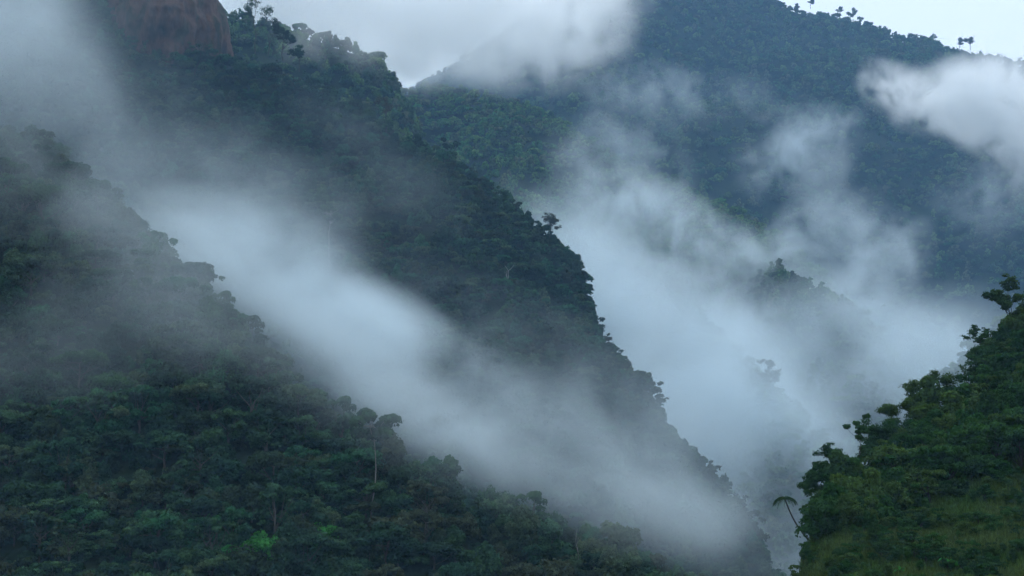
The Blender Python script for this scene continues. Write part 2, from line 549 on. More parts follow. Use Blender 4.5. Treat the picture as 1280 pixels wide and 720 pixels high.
def build_forest(key, spacing, lod, smin, smax, n_ind, ind_label, ind_group, stuff_name, stuff_label, v0=-12, sizes=None, name='rainforest_tree', cat='tree', ok=None, v1=None, u0=0, u1=1, first_crest=False):
    p, v = scatter(key, spacing, rng, v0=v0, v1=v1, u0=u0, u1=u1)
    if ok is not None:
        m = ok(p)
        p, v = p[m], v[m]
    n = len(p)
    sc = rng.uniform(smin, smax, n) * (1 + .25 * (rng.random(n) < .07))
    rz = rng.uniform(0, 2 * math.pi, n)
    kk = rng.integers(0, len(VAR[lod]), n)
    x, y, d = proj(p + np.array([0, 0, 7.0]) * (1 if lod != 'close' else .3))
    inside = (x > 0) & (x < 1280) & (y > 0) & (y < 720)
    order = np.argsort(-(sc / d + (inside & (np.abs(v) < spacing * 1.2)) * (10 if first_crest else 0)))
    chosen = []
    for i in order:
        if len(chosen) >= n_ind:
            break
        if not inside[i]:
            continue
        if visible(p[i] + np.array([0, 0, (8.0 if lod != 'close' else 2.5) * sc[i]]), 8 if lod != 'close' else 3):
            chosen.append(i)
    src = {}
    for i in chosen:
        lab = ind_label(x[i], y[i], kk[i]) if callable(ind_label) else ind_label
        lab, gr = lab if isinstance(lab, tuple) else (lab, ind_group)
        e, c = add_tree(name, p[i], lod, kk[i], sc[i], rz[i], lab, cat, gr, sz=sc[i] * rng.uniform(.85, 1.2))
        src.setdefault(int(kk[i]), c)
    rest = np.setdiff1d(np.arange(n), chosen)
    return p[rest], sc[rest], rz[rest], kk[rest], src


def instancer(name, p, sc, rz, kk, src, label, cat):
    me = bpy.data.meshes.new(name)
    me.vertices.add(len(p))
    me.vertices.foreach_set('co', np.asarray(p, np.float32).ravel())
    for nm, ty, arr, fld in (('scl', 'FLOAT_VECTOR', np.stack([sc, sc, sc * np.random.default_rng(3).uniform(.8, 1.25, len(sc))], 1), 'vector'),
                             ('rot', 'FLOAT_VECTOR', np.stack([0 * rz, 0 * rz, rz], 1), 'vector'),
                             ('kind_index', 'INT', kk, 'value')):
        a = me.attributes.new(nm, ty, 'POINT')
        a.data.foreach_set(fld, np.ascontiguousarray(arr, np.int32 if ty == 'INT' else np.float32).ravel())
    o = link(name, me)
    tag(o, label, cat, kind='stuff')
    ng = bpy.data.node_groups.new(name, 'GeometryNodeTree')
    ng.interface.new_socket('Geometry', in_out='INPUT', socket_type='NodeSocketGeometry')
    ng.interface.new_socket('Geometry', in_out='OUTPUT', socket_type='NodeSocketGeometry')
    L = ng.links.new
    gi_ = ng.nodes.new('NodeGroupInput')
    go_ = ng.nodes.new('NodeGroupOutput')
    jn = ng.nodes.new('GeometryNodeJoinGeometry')
    m2p = ng.nodes.new('GeometryNodeMeshToPoints')
    L(gi_.outputs[0], m2p.inputs['Mesh'])

    def attr(nm, ty):
        a = ng.nodes.new('GeometryNodeInputNamedAttribute')
        a.data_type = ty
        a.inputs['Name'].default_value = nm
        return a.outputs['Attribute']
    sa, ra, ka = attr('scl', 'FLOAT_VECTOR'), attr('rot', 'FLOAT_VECTOR'), attr('kind_index', 'INT')
    e2r = ng.nodes.new('FunctionNodeEulerToRotation')
    L(ra, e2r.inputs[0])
    for k, ob in src.items():
        oi = ng.nodes.new('GeometryNodeObjectInfo')
        oi.inputs['Object'].default_value = ob
        oi.inputs['As Instance'].default_value = True
        cmp_ = ng.nodes.new('FunctionNodeCompare')
        cmp_.data_type = 'INT'
        cmp_.operation = 'EQUAL'
        L(ka, cmp_.inputs[2])
        cmp_.inputs[3].default_value = int(k)
        iop = ng.nodes.new('GeometryNodeInstanceOnPoints')
        L(m2p.outputs[0], iop.inputs['Points'])
        L(cmp_.outputs[0], iop.inputs['Selection'])
        L(oi.outputs['Geometry'], iop.inputs['Instance'])
        L(e2r.outputs[0], iop.inputs['Rotation'])
        L(sa, iop.inputs['Scale'])
        L(iop.outputs[0], jn.inputs[0])
    L(jn.outputs[0], go_.inputs[0])
    md = o.modifiers.new('scatter', 'NODES')
    md.node_group = ng
    return o


KN = ['broad round crown', 'flat spreading crown', 'narrow upright crown', 'small round crown', 'loose open crown', 'low flat crown']


def lab_A(x, y, k):
    reg = 'at the bottom left' if y > 560 and x < 420 else ('low on the slope left of centre' if y > 480 else 'on the misty upper left slope')
    return (f'rainforest tree with {KN[k]} {reg}', f'trees with {KN[k]} {reg}')


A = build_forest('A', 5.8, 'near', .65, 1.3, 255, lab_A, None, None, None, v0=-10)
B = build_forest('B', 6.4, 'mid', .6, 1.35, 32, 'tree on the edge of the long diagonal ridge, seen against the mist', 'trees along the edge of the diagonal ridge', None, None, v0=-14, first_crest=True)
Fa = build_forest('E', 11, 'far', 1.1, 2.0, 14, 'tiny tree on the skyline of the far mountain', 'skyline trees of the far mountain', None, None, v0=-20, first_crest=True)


def understory(key, spacing, src, name, label, smin=.3, smax=.55, v0=-8):
    p, v = scatter(key, spacing, rng, v0=v0, jitter=1.2)
    n = len(p)
    p = p - np.array([0, 0, .6])
    ks = np.array(sorted(src))
    instancer(name, p, rng.uniform(smin, smax, n), rng.uniform(0, 2 * math.pi, n), ks[rng.integers(0, len(ks), n)], src, label, 'undergrowth')


understory('A', 3.6, A[4], 'undergrowth_left', 'small trees and bushes filling the gaps of the near left slope')
understory('B', 4.6, B[4], 'undergrowth_ridge', 'small trees and bushes filling the gaps of the diagonal ridge', .32, .6)
instancer('forest', A[0], A[1], A[2], A[3], A[4], 'dense rainforest canopy covering the near left slope', 'forest')
instancer('ridge_forest', B[0], B[1], B[2], B[3], B[4], 'dense rainforest covering the long diagonal ridge', 'forest')
instancer('mountain_forest', Fa[0], Fa[1], Fa[2], Fa[3], Fa[4], 'bluish forest covering the far mountain', 'forest')
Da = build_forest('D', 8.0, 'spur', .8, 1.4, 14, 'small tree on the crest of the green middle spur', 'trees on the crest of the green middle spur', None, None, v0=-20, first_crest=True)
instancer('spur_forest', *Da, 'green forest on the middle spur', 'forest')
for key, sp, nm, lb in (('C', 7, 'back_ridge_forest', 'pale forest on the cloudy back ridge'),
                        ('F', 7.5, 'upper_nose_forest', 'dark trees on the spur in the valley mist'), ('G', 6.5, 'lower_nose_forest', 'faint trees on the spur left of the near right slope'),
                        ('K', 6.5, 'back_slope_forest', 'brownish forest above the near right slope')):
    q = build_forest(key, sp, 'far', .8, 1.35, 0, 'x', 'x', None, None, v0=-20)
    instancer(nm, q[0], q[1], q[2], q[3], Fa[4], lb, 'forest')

# ------------------------------------------------------------------ near right slope
def h_zone(p):
    x, y, d = proj(p)
    return y > 700 - (x - 985) * .37          # lower, open part of the slope


def lab_H(x, y, k):
    return ('leafy dark green tree on the upper part of the near right slope', 'trees on the near right slope')


rng = np.random.default_rng(21)
Ha = build_forest('H', 2.1, 'close', .45, 1.55, 110, lab_H, None, None, None, v0=1.5, v1=75, name='hillside_tree', ok=lambda p: ~h_zone(p))
instancer('hillside_thicket', *Ha, 'dense dark thicket on the upper part of the near right slope', 'thicket')
Hb = build_forest('H', 1.7, 'close', .16, .6, 60, 'low green shrub in the grass of the near right slope', 'shrubs on the near right slope', None, None, v0=-3, name='shrub', cat='shrub',
                  ok=lambda p: h_zone(p) & (vnoise(p[:, 0] / 5, p[:, 1] / 5, 0 * p[:, 0], 4) + .5 * vnoise(p[:, 0] / 1.7, p[:, 1] / 1.7, 0 * p[:, 0], 5) > -.2))
instancer('undergrowth', *Hb, 'low undergrowth on the lower part of the near right slope', 'undergrowth')

# grass: blades in tufts, one sheet of stuff
gp, gv = scatter('H', .62, rng, v0=-2)
m_ = h_zone(gp - np.array([0, 0, 3.5]))
gp = gp[m_]
nb = 13
ng_ = len(gp)
bp_ = np.repeat(gp, nb, 0) + np.c_[rng.normal(0, .22, (ng_ * nb, 2)), np.zeros(ng_ * nb)]
an = rng.uniform(0, 2 * math.pi, ng_ * nb)
patch = vnoise(gp[:, 0] / 9, gp[:, 1] / 9, 0 * gp[:, 0], 9) * .5 + .5
hgt = np.repeat(.35 + .8 * patch, nb) * rng.uniform(.5, 1.2, ng_ * nb)
lean = rng.uniform(.1, .7, ng_ * nb) * hgt
dr = np.c_[np.cos(an), np.sin(an), 0 * an]
sd = np.c_[-np.sin(an), np.cos(an), 0 * an] * (.022 + .02 * np.repeat(patch, nb))[:, None]
mid = bp_ + dr * (lean * .35)[:, None] + np.c_[0 * an, 0 * an, hgt * .65]
tip = bp_ + dr * lean[:, None] + np.c_[0 * an, 0 * an, hgt]
bp_[:, 2] -= .1
GV = np.stack([bp_ - sd, bp_ + sd, mid + sd, mid - sd, tip], 1).reshape(-1, 3)
b5 = np.arange(len(an))[:, None] * 5
GQ = np.concatenate([b5 + [0, 1, 2, 3], b5 + [3, 2, 4, 4]])
GQ = np.concatenate([b5 + [0, 1, 2], b5 + [0, 2, 3], b5 + [3, 2, 4]])
tn = np.repeat(np.clip(rng.normal(.45, .2, len(an)) + .3 * (np.repeat(patch, nb) - .5), 0, 1), 5)
tag(link('grass', mesh_np('grass', GV, GQ, M['grass'], tn)), 'long green and yellowish grass on the near right slope', 'grass', kind='stuff')
print('grass blades', len(an))

# ------------------------------------------------------------------ single plants one can point to
def ground_at(px, py, keys=None):
    """where the sight line through a photo pixel meets the hills"""
    q = Vector(P(px, py, 100)).normalized()
    h = BVH.ray_cast(Vector((0, 0, 0)), q, 5000)
    return np.array(h[0]) if h[0] is not None else P(px, py, 1000)


def edge_at(px, inset=2.0):
    """top of the near right slope in the column of a photo pixel, a little inside its outline"""
    for py in range(300, 719):
        q = Vector(P(px, py, 100)).normalized()
        h = BVH.ray_cast(Vector((0, 0, 0)), q, 300)
        if h[0] is not None and h[0][1] < 280:
            return np.array(h[0]) + np.array([0, 0, -.3])
    return P(px, 715, 160)


def branch_tree(h, rng, spread=.5, levels=4, r0=.3, leaf=0, lsize=.4, bare_top=.0, trunk_frac=.45, lean=(0, 0), droop=0.0, clump=1.0):
    """forked tree: tapered limbs that divide, with leaf clumps on the ends"""
    tubes, tips = [], []

    def grow(p, d, L, r, lv):
        q = p + d * L
        path = wob(p, q, rng, 5, .16)
        tubes.append(tube(path, np.linspace(r, r * .62, 5), 6 if lv > levels - 2 else 4))
        if lv == 0:
            tips.append(path[-1])
            return
        if lv <= 2:
            tips.append(path[-1])
        for k in range(int(rng.integers(2, 4))):
            nd = unit(d + rng.normal(0, spread, 3) + np.array([0, 0, .12 - droop]))
            grow(path[int(rng.integers(3, 5))], nd, L * rng.uniform(.55, .85), r * .55, lv - 1)
    d0 = unit(np.array([lean[0], lean[1], 1.0]))
    L0 = h * trunk_frac
    grow(np.array([0, 0, -1.0]), d0, L0 + 1, r0, levels)
    tv, tq = join(tubes)
    crown = None
    if leaf and tips:
        tp = np.array(tips)
        k = rng.integers(0, len(tp), leaf)
        dd = unit(rng.normal(0, 1, (leaf, 3)))
        pts = tp[k] + dd * (rng.uniform(.3, 1, leaf) * clump)[:, None] * np.array([1, 1, .55])
        V, Q = leaf_quads(pts, dd + np.array([0, 0, .5]), lsize, rng)
        crown = (V, Q, np.repeat(np.clip(.4 + .25 * dd[:, 2] + rng.normal(0, .12, leaf), 0, 1), 4))  # tint also carries painted top light: upper side of each clump is lighter
    return (tv, tq), crown


def special(name, base, h, seed, label, cat='tree', bark='bark', leafmat='leaf_near', group=None, **kw):
    rg = np.random.default_rng(seed)
    (tv, tq), cr = branch_tree(h, rg, **kw)
    e = bpy.data.objects.new(name, None)
    COL.objects.link(e)
    e.location = base
    tag(e, label, cat, group)
    link('trunk', mesh_np('trunk', tv, tq, M[bark], smooth=True), e)
    if cr:
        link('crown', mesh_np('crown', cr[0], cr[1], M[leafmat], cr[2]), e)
    return e


# bare, brownish tree on the edge of the diagonal ridge
special('rainforest_tree', P(686, 316, 753), 20, 11, 'half bare brownish tree standing out on the edge of the diagonal ridge', bark='bark', leafmat='leaf_dry', leaf=2000, lsize=.45, levels=5, r0=.5, clump=1.5, trunk_frac=.34, spread=.45)
# trees on the ridge top right of the cliff
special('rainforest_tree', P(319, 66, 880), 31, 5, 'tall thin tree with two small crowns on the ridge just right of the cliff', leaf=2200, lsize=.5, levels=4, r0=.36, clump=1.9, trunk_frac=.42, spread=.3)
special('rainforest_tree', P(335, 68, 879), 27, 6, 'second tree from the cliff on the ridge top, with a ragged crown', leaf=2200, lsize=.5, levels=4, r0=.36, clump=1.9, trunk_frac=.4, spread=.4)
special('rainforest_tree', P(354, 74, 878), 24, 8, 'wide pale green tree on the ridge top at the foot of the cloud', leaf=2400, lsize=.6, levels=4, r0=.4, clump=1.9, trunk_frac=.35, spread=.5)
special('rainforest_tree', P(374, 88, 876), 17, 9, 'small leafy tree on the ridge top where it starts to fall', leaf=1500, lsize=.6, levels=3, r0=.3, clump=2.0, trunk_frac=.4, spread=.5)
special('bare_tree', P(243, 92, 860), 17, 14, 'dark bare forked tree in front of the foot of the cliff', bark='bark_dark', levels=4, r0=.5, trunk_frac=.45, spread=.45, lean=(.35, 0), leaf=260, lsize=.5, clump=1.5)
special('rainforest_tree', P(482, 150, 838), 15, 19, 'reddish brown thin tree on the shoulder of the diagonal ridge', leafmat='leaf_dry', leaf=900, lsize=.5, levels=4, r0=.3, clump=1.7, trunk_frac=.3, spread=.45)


def tall_pole_tree(base, hh, crown_r, seed, label, lean=0.0, thick=.36, bark='bark_pale'):
    rg = np.random.default_rng(seed)
    e = bpy.data.objects.new('emergent_tree', None)
    COL.objects.link(e)
    e.location = base
    tag(e, label, 'tree')
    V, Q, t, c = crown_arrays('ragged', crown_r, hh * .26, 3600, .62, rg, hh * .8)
    path = wob((0, 0, -4), (lean * hh, 0, hh * .9), rg, 9, .13)
    parts = [tube(path, np.linspace(thick, thick * .38, 9), 8)]
    for q in c:
        parts.append(tube(wob(path[-2 if rg.random() < .5 else -1], q, rg, 5, .12), np.linspace(.13, .03, 5), 5))
    tv, tq = join(parts)
    link('trunk', mesh_np('trunk', tv, tq, M[bark], smooth=True), e)
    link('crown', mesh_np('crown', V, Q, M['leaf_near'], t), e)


b0 = ground_at(411, 352)
if b0[1] < 500:
    b0 = P(411, 352, 640)
tall_pole_tree(b0, 36, 7, 41, 'tall tree with a long pale bare trunk rising out of the mist', .02, .32, 'bark_mid')
b1 = ground_at(462, 655)
tall_pole_tree(b1, 23, 6.8, 43, 'tall tree with thin pale trunk standing above the canopy at the bottom centre', .03, .19, 'bark_mid')
b2 = ground_at(634, 362)
special('snag', b2, 11, 44, 'short pale dead tree among dark crowns on the diagonal ridge', cat='dead tree', bark='bark_pale', levels=2, r0=.4, trunk_frac=.5, spread=.4)
b3 = ground_at(722, 715)
special('snag', b3, 6.5, 45, 'thin pale dead stem at the bottom edge below the mist band', cat='dead tree', bark='bark_mid', levels=1, r0=.11, trunk_frac=.8, spread=.2)

# skyline of the far mountain
for px, py, hh, sd_, lb in ((1063, 26, 27, 51, 'largest round crowned tree on the skyline of the far mountain'), (1076, 30, 20, 52, 'small tree just right of the largest skyline tree'),
                            (1050, 21, 20, 53, 'small tree just left of the largest skyline tree'), (1171, 56, 26, 54, 'wide tree on the right part of the skyline'),
                            (1199, 60, 24, 55, 'first of the two paired trees at the right end of the skyline'), (1213, 62, 26, 56, 'second of the two paired trees at the right end of the skyline'),
                            (1013, 10, 18, 57, 'thin tree near the top left end of the visible skyline')):
    k = np.interp(px, [985, 1060, 1130, 1200, 1280], [2640, 2610, 2590, 2570, 2540])
    special('skyline_tree', P(px, py, k), hh, sd_, lb, leafmat='leaf_far', leaf=1300, lsize=1.25, levels=4, r0=.6, clump=hh * .13, trunk_frac=.3, spread=.5)
special('rainforest_tree', P(965, 508, 868), 22, 61, 'dark spreading tree showing through the mist on the lower spur', leaf=1800, lsize=.8, levels=4, r0=.4, clump=2.2, trunk_frac=.4, spread=.5)

# bright crowns
for px, py, sc_, lb, k in ((333, 716, 1.15, 'round bright green tree at the bottom edge left of centre', 0), (287, 716, .9, 'bright green tree beside the round bright one at the bottom edge', 3),
                           (258, 664, .8, 'light green tree with fresh leaves low on the left slope', 5), (404, 688, .8, 'bright green tree at the bottom, under the grey mist', 0),
                           (178, 322, 1.0, 'bright green tree near the edge of the upper left slope', 4), (122, 262, .8, 'vivid green tree high on the misty left slope', 3), (18, 500, .9, 'bluish green tree at the left edge of the photo', 0)):
    add_tree('rainforest_tree', ground_at(px, py), 'near', k, sc_, .4, lb, 'tree', leafmat='leaf_bright')

# right slope: forked trees along its edge
special('hillside_tree', edge_at(1056), 5.6, 71, 'flat topped tree with dark spreading limbs behind the tree fern', bark='bark_dark', leafmat='leaf_close', leaf=8000, lsize=.17, levels=5, r0=.11, clump=.6, trunk_frac=.30, spread=.55, lean=(-.35, 0))
special('hillside_tree', edge_at(1050), 5.0, 79, 'low spreading tree with thin limbs just right of the tree fern', bark='bark_dark', leafmat='leaf_close', leaf=6500, lsize=.17, levels=5, r0=.09, clump=.6, trunk_frac=.28, spread=.55, lean=(-.2, 0))
special('hillside_tree', edge_at(1080), 7.5, 72, 'slender tree with a few tufts of large leaves, edge of the near right slope', bark='bark_dark', leafmat='leaf_close', leaf=900, lsize=.32, levels=2, r0=.07, clump=.5, trunk_frac=.5, spread=.4, lean=(-.1, 0))
special('bare_tree', edge_at(1214), 6.5, 73, 'nearly bare tree with crooked dark branches on the near right slope', bark='bark_dark', leafmat='leaf_close', leaf=900, lsize=.2, levels=5, r0=.16, clump=.35, trunk_frac=.3, spread=.6, lean=(-.25, 0))
special('bare_tree', edge_at(1238), 6.0, 74, 'second crooked tree with thin leaves beside the nearly bare tree', bark='bark_dark', leafmat='leaf_close', leaf=2600, lsize=.2, levels=5, r0=.16, clump=.45, trunk_frac=.3, spread=.6, lean=(-.1, 0))
special('hillside_tree', edge_at(1268), 6.5, 75, 'large leafy tree at the right edge reaching highest on the near right slope', bark='bark_dark', leafmat='leaf_close', leaf=9000, lsize=.24, levels=5, r0=.2, clump=.75, trunk_frac=.36, spread=.5, lean=(-.1, 0))
for i_, (px, py, d_, h_, lf_) in enumerate(((1140, 515, 203, 5.5, 6500), (1160, 505, 205, 5.0, 6000), (1110, 548, 196, 4.5, 5000), (1125, 532, 199, 4.2, 4500), (1090, 570, 190, 3.8, 4000), (1190, 0, 0, 4.4, 5000), (1176, 0, 0, 3.6, 4500), (1225, 0, 0, 4.6, 5000), (1064, 0, 0, 3.0, 3500))):
    special('hillside_tree', edge_at(px), h_ * 1.05, 80 + i_, 'leafy tree on the left edge of the near right slope, seen against the mist', bark='bark_dark', leafmat='leaf_close', group='trees along the edge of the near right slope',
            leaf=int(lf_ * 1.5), lsize=.17, levels=5, r0=.12, clump=.85, trunk_frac=.35, spread=.5, lean=(-.25, 0))


def ribbon(path, wid, up):
    V, Q = [], []
    for i, p in enumerate(path):
        V += [p - up * wid[i], p + up * wid[i]]
    for i in range(len(path) - 1):
        Q.append((2 * i, 2 * i + 1, 2 * i + 3, 2 * i + 2))
    return np.array(V), np.array(Q)


# tree fern leaning out over the valley
def tree_fern(base, top, label, frond_len, nf, seed):
    rg = np.random.default_rng(seed)
    base, top = np.array(base), np.array(top)
    e = bpy.data.objects.new('tree_fern', None)
    COL.objects.link(e)
    e.location = base
    tag(e, label, 'tree fern')
    t = top - base
    path = np.stack([t * k + np.array([t[0] * .0 + .35 * math.sin(k * math.pi) * -1.0, 0, .15 * math.sin(k * math.pi) * -1]) for k in np.linspace(-.15, 1, 12)])
    tv, tq = tube(path, np.linspace(.11, .075, 12), 8)
    link('trunk', mesh_np('trunk', tv, tq, M['bark_dark'], smooth=True), e)
    for k in range(nf):
        az = 2 * math.pi * k / nf + rg.uniform(-.2, .2)
        L = frond_len * rg.uniform(.8, 1.1)
        h0 = rg.uniform(.10, .42)
        s_ = np.linspace(0, 1, 15)
        rad = L * s_ * (1 - .12 * s_)
        z = L * (h0 * 1.6 * s_ - (.75 + h0 * .7) * s_ ** 2.2)
        ax = np.array([math.cos(az), math.sin(az), 0])
        sd2 = np.array([-math.sin(az), math.cos(az), 0])
        rp = t + ax * rad[:, None] + np.array([0, 0, 1]) * z[:, None]
        parts = [ribbon(rp, np.full(15, .018), sd2)]
        for q in np.linspace(.08, .98, 30):
            p = np.array([np.interp(q, s_, rp[:, j]) for j in range(3)])
            pl = frond_len * .30 * math.sin(math.pi * min(1, q * .85 + .15)) ** .8 + .03
            for sg in (-1, 1):
                tipp = p + sd2 * sg * pl + ax * pl * .35 - np.array([0, 0, pl * .42])
                wv_ = ax * .028
                parts.append((np.array([p - wv_, p + wv_, tipp + wv_ * .3, tipp - wv_ * .3]), np.array([[0, 1, 2, 3]])))
        V, Q = join(parts)
        link('frond', mesh_np('frond', V, Q, M['leaf_close'], np.full(len(V), rg.uniform(.25, .6))), e)


fb_ = edge_at(1015)
tree_fern(fb_, fb_ + np.array([-3.3, -1.0, 5.4]), 'tree fern with a curved dark trunk leaning out over the misty valley', 1.75, 18, 5)
tree_fern(ground_at(243, 625), ground_at(243, 625) + np.array([.3, 0, 6.0]), 'light green tree fern in the canopy of the near left slope', 2.6, 16, 6)


# broad-leaved plants at the bottom right
def broadleaf(base, nl, L, seed, label, group=None, mat='leaf_bright', name='broadleaf_plant'):
    rg = np.random.default_rng(seed)
    e = bpy.data.objects.new(name, None)
    COL.objects.link(e)
    e.location = base
    tag(e, label, 'plant', group)
    for k in range(nl):
        az = 2 * math.pi * k / nl + rg.uniform(-.4, .4)
        l = L * rg.uniform(.7, 1.15)
        s_ = np.linspace(0, 1, 12)
        el_ = rg.uniform(.5, 1.1)
        ax = np.array([math.cos(az), math.sin(az), 0])
        sd2 = np.array([-math.sin(az), math.cos(az), 0])
        p = ax * (l * s_ * math.cos(el_) * 1.1)[:, None] + np.array([0, 0, 1]) * (l * (math.sin(el_) * s_ * 1.3 - .75 * s_ ** 2.4))[:, None]
        wd = l * .14 * np.sin(np.pi * np.clip(s_ * .92 + .04, 0, 1)) ** .7 * (s_ > .18) + .012
        lv, lq = [], []
        for i in range(12):
            lv += [p[i] - sd2 * wd[i] + np.array([0, 0, wd[i] * .35]), p[i], p[i] + sd2 * wd[i] + np.array([0, 0, wd[i] * .35])]
        for i in range(11):
            lq += [(3 * i, 3 * i + 1, 3 * i + 4, 3 * i + 3), (3 * i + 1, 3 * i + 2, 3 * i + 5, 3 * i + 4)]
        link('leaf', mesh_np('leaf', np.array(lv), np.array(lq), M[mat], np.full(36, rg.uniform(.3, .8))), e)


broadleaf(ground_at(1193, 712), 6, 2.6, 3, 'plant with large bright green arching leaves at the bottom right')
broadleaf(ground_at(1128, 716), 8, 1.1, 4, 'low plant with yellowish green leaves at the bottom edge of the near right slope')
rg_ = np.random.default_rng(88)
for i_ in range(26):
    px, py = rg_.uniform(1000, 1270), rg_.uniform(600, 715)
    if py < 700 - (px - 985) * .36:
        continue
    broadleaf(ground_at(px, py), int(rg_.integers(6, 10)), rg_.uniform(.6, 1.2), 200 + i_, 'small broad leaved plant in the grass of the near right slope', 'small broad leaved plants on the near right slope', 'grass' if rg_.random() < .6 else 'leaf_close')

# ------------------------------------------------------------------ mist: real volumes, each bank a grid of its own
def mist_mat(name, color, dens, aniso=0.0):
    m, nt_, out = new_mat(name)
    at = N(nt_, 'ShaderNodeAttribute', attribute_name='density')
    mu = N(nt_, 'ShaderNodeMath', operation='MULTIPLY')
    mu.inputs[1].default_value = dens
    nt_.links.new(at.outputs['Fac'], mu.inputs[0])
    vs = N(nt_, 'ShaderNodeVolumeScatter')
    vs.inputs['Color'].default_value = (*color, 1)
    vs.inputs['Anisotropy'].default_value = aniso
    nt_.links.new(mu.outputs[0], vs.inputs['Density'])
    va = N(nt_, 'ShaderNodeVolumeAbsorption')
    va.inputs['Color'].default_value = (*color, 1)
    nt_.links.new(mu.outputs[0], va.inputs['Density'])
    ads = N(nt_, 'ShaderNodeAddShader')
    nt_.links.new(vs.outputs[0], ads.inputs[0])
    nt_.links.new(va.outputs[0], ads.inputs[1])
    nt_.links.new(ads.outputs[0], out.inputs['Volume'])
    m.cycles.volume_step_rate = STEP
    return m


STEP = 1.5


def mist(name, blobs, color, dens, nscale, amp, label, cat='mist', vox=None, seed=0.0, lo=.03, hi=2.0, stretch=(1, 1, 1), tilt=0.0, warp=0.6, detail=4.0, rough=.6, g=0.0, win=.16):
    """blobs: (px, py, depth, half width px, half height px, half depth m, tilt deg, weight)"""
    B_ = []
    mn, mxx = np.full(3, 1e9), np.full(3, -1e9)
    for (px, py, d, rx, rz, rd, tl, wt) in blobs:
        c = P(px, py, d)
        rx, rz = rx / F * d, rz / F * d
        a = R(tl)
        ex = abs(rx * math.cos(a)) + abs(rz * math.sin(a))
        ez = abs(rx * math.sin(a)) + abs(rz * math.cos(a))
        e = np.array([ex, rd, ez])
        mn, mxx = np.minimum(mn, c - e), np.maximum(mxx, c + e)
        B_.append((c, (rx, rd, rz), a, wt))
    size = mxx - mn
    vox = vox or (size[0] * size[2]) ** .5 / 165
    res = [int(max(8, size[0] / vox)), int(max(8, size[1] / (vox * 1.8))), int(max(8, size[2] / vox))]
    me = bpy.data.meshes.new(name)
    me.from_pydata([tuple(mn), tuple(mxx)], [], [])
    o = link(name, me)
    tag(o, label, cat, kind='stuff')
    ng = bpy.data.node_groups.new(name, 'GeometryNodeTree')
    ng.interface.new_socket('Geometry', in_out='INPUT', socket_type='NodeSocketGeometry')
    ng.interface.new_socket('Geometry', in_out='OUTPUT', socket_type='NodeSocketGeometry')
    L = ng.links.new
    pos = ng.nodes.new('GeometryNodeInputPosition').outputs[0]

    def math_(op, a, b=None, c=None):
        n = ng.nodes.new('ShaderNodeMath')
        n.operation = op
        for i, q in enumerate((a, b, c)):
            if q is None:
                continue
            if hasattr(q, 'is_linked'):
                L(q, n.inputs[i])
            else:
                n.inputs[i].default_value = q
        return n.outputs[0]

    def vec(op, a, b):
        n = ng.nodes.new('ShaderNodeVectorMath')
        n.operation = op
        for i, q in enumerate((a, b)):
            if hasattr(q, 'is_linked'):
                L(q, n.inputs[i])
            else:
                n.inputs[i].default_value = q
        return n
    total = None
    for c, rr, a, wt in B_:
        v = vec('SUBTRACT', pos, tuple(c)).outputs[0]
        if abs(a) > 1e-4:
            ro = ng.nodes.new('ShaderNodeVectorRotate')
            ro.rotation_type = 'Y_AXIS'
            L(v, ro.inputs['Vector'])
            ro.inputs['Angle'].default_value = -a
            v = ro.outputs[0]
        v = vec('DIVIDE', v, rr).outputs[0]
        d2 = vec('DOT_PRODUCT', v, v).outputs['Value']
        f = math_('MAXIMUM', math_('SUBTRACT', 1.0, d2), 0.0)
        f = math_('MULTIPLY', math_('MULTIPLY', f, f), wt)
        total = f if total is None else math_('ADD', total, f)
    mp = ng.nodes.new('ShaderNodeVectorRotate')
    mp.rotation_type = 'Y_AXIS'
    L(pos, mp.inputs['Vector'])
    mp.inputs['Angle'].default_value = -R(tilt)
    sc_ = vec('MULTIPLY', mp.outputs[0], tuple(q / nscale for q in stretch)).outputs[0]
    sc_ = vec('ADD', sc_, (seed, seed * 1.7, -seed)).outputs[0]
    wn = ng.nodes.new('ShaderNodeTexNoise')
    L(sc_, wn.inputs['Vector'])
    wn.inputs['Scale'].default_value = 0.8
    wn.inputs['Detail'].default_value = 1
    wv = vec('SCALE', vec('SUBTRACT', wn.outputs['Color'], (.5, .5, .5)).outputs[0], (0, 0, 0))
    wv.inputs['Scale'].default_value = warp * 2
    no = ng.nodes.new('ShaderNodeTexNoise')
    L(vec('ADD', sc_, wv.outputs[0]).outputs[0], no.inputs['Vector'])
    no.inputs['Scale'].default_value = 1.0
    no.inputs['Detail'].default_value = detail
    no.inputs['Roughness'].default_value = rough
    mr = ng.nodes.new('ShaderNodeMapRange')
    mr.interpolation_type = 'SMOOTHSTEP'
    L(no.outputs['Fac'], mr.inputs['Value'])
    mr.inputs['From Min'].default_value = .5 - win
    mr.inputs['From Max'].default_value = .5 + win
    mr.inputs['To Min'].default_value = 1 - amp
    mr.inputs['To Max'].default_value = 1 + amp
    den = math_('MAXIMUM', math_('SUBTRACT', math_('MULTIPLY', total, mr.outputs[0]), lo), 0.0)
    den = math_('MINIMUM', den, hi)
    vc = ng.nodes.new('GeometryNodeVolumeCube')
    L(den, vc.inputs['Density'])
    vc.inputs['Min'].default_value = tuple(mn)
    vc.inputs['Max'].default_value = tuple(mxx)
    for i, k_ in enumerate(('Resolution X', 'Resolution Y', 'Resolution Z')):
        vc.inputs[k_].default_value = res[i]
    sm = ng.nodes.new('GeometryNodeSetMaterial')
    L(vc.outputs[0], sm.inputs[0])
    mt = mist_mat(name, color, dens, g)
    sm.inputs['Material'].default_value = mt
    me.materials.append(mt)
    go_ = ng.nodes.new('NodeGroupOutput')
    ng.nodes.new('NodeGroupInput')
    L(sm.outputs[0], go_.inputs[0])
    md = o.modifiers.new('mist', 'NODES')
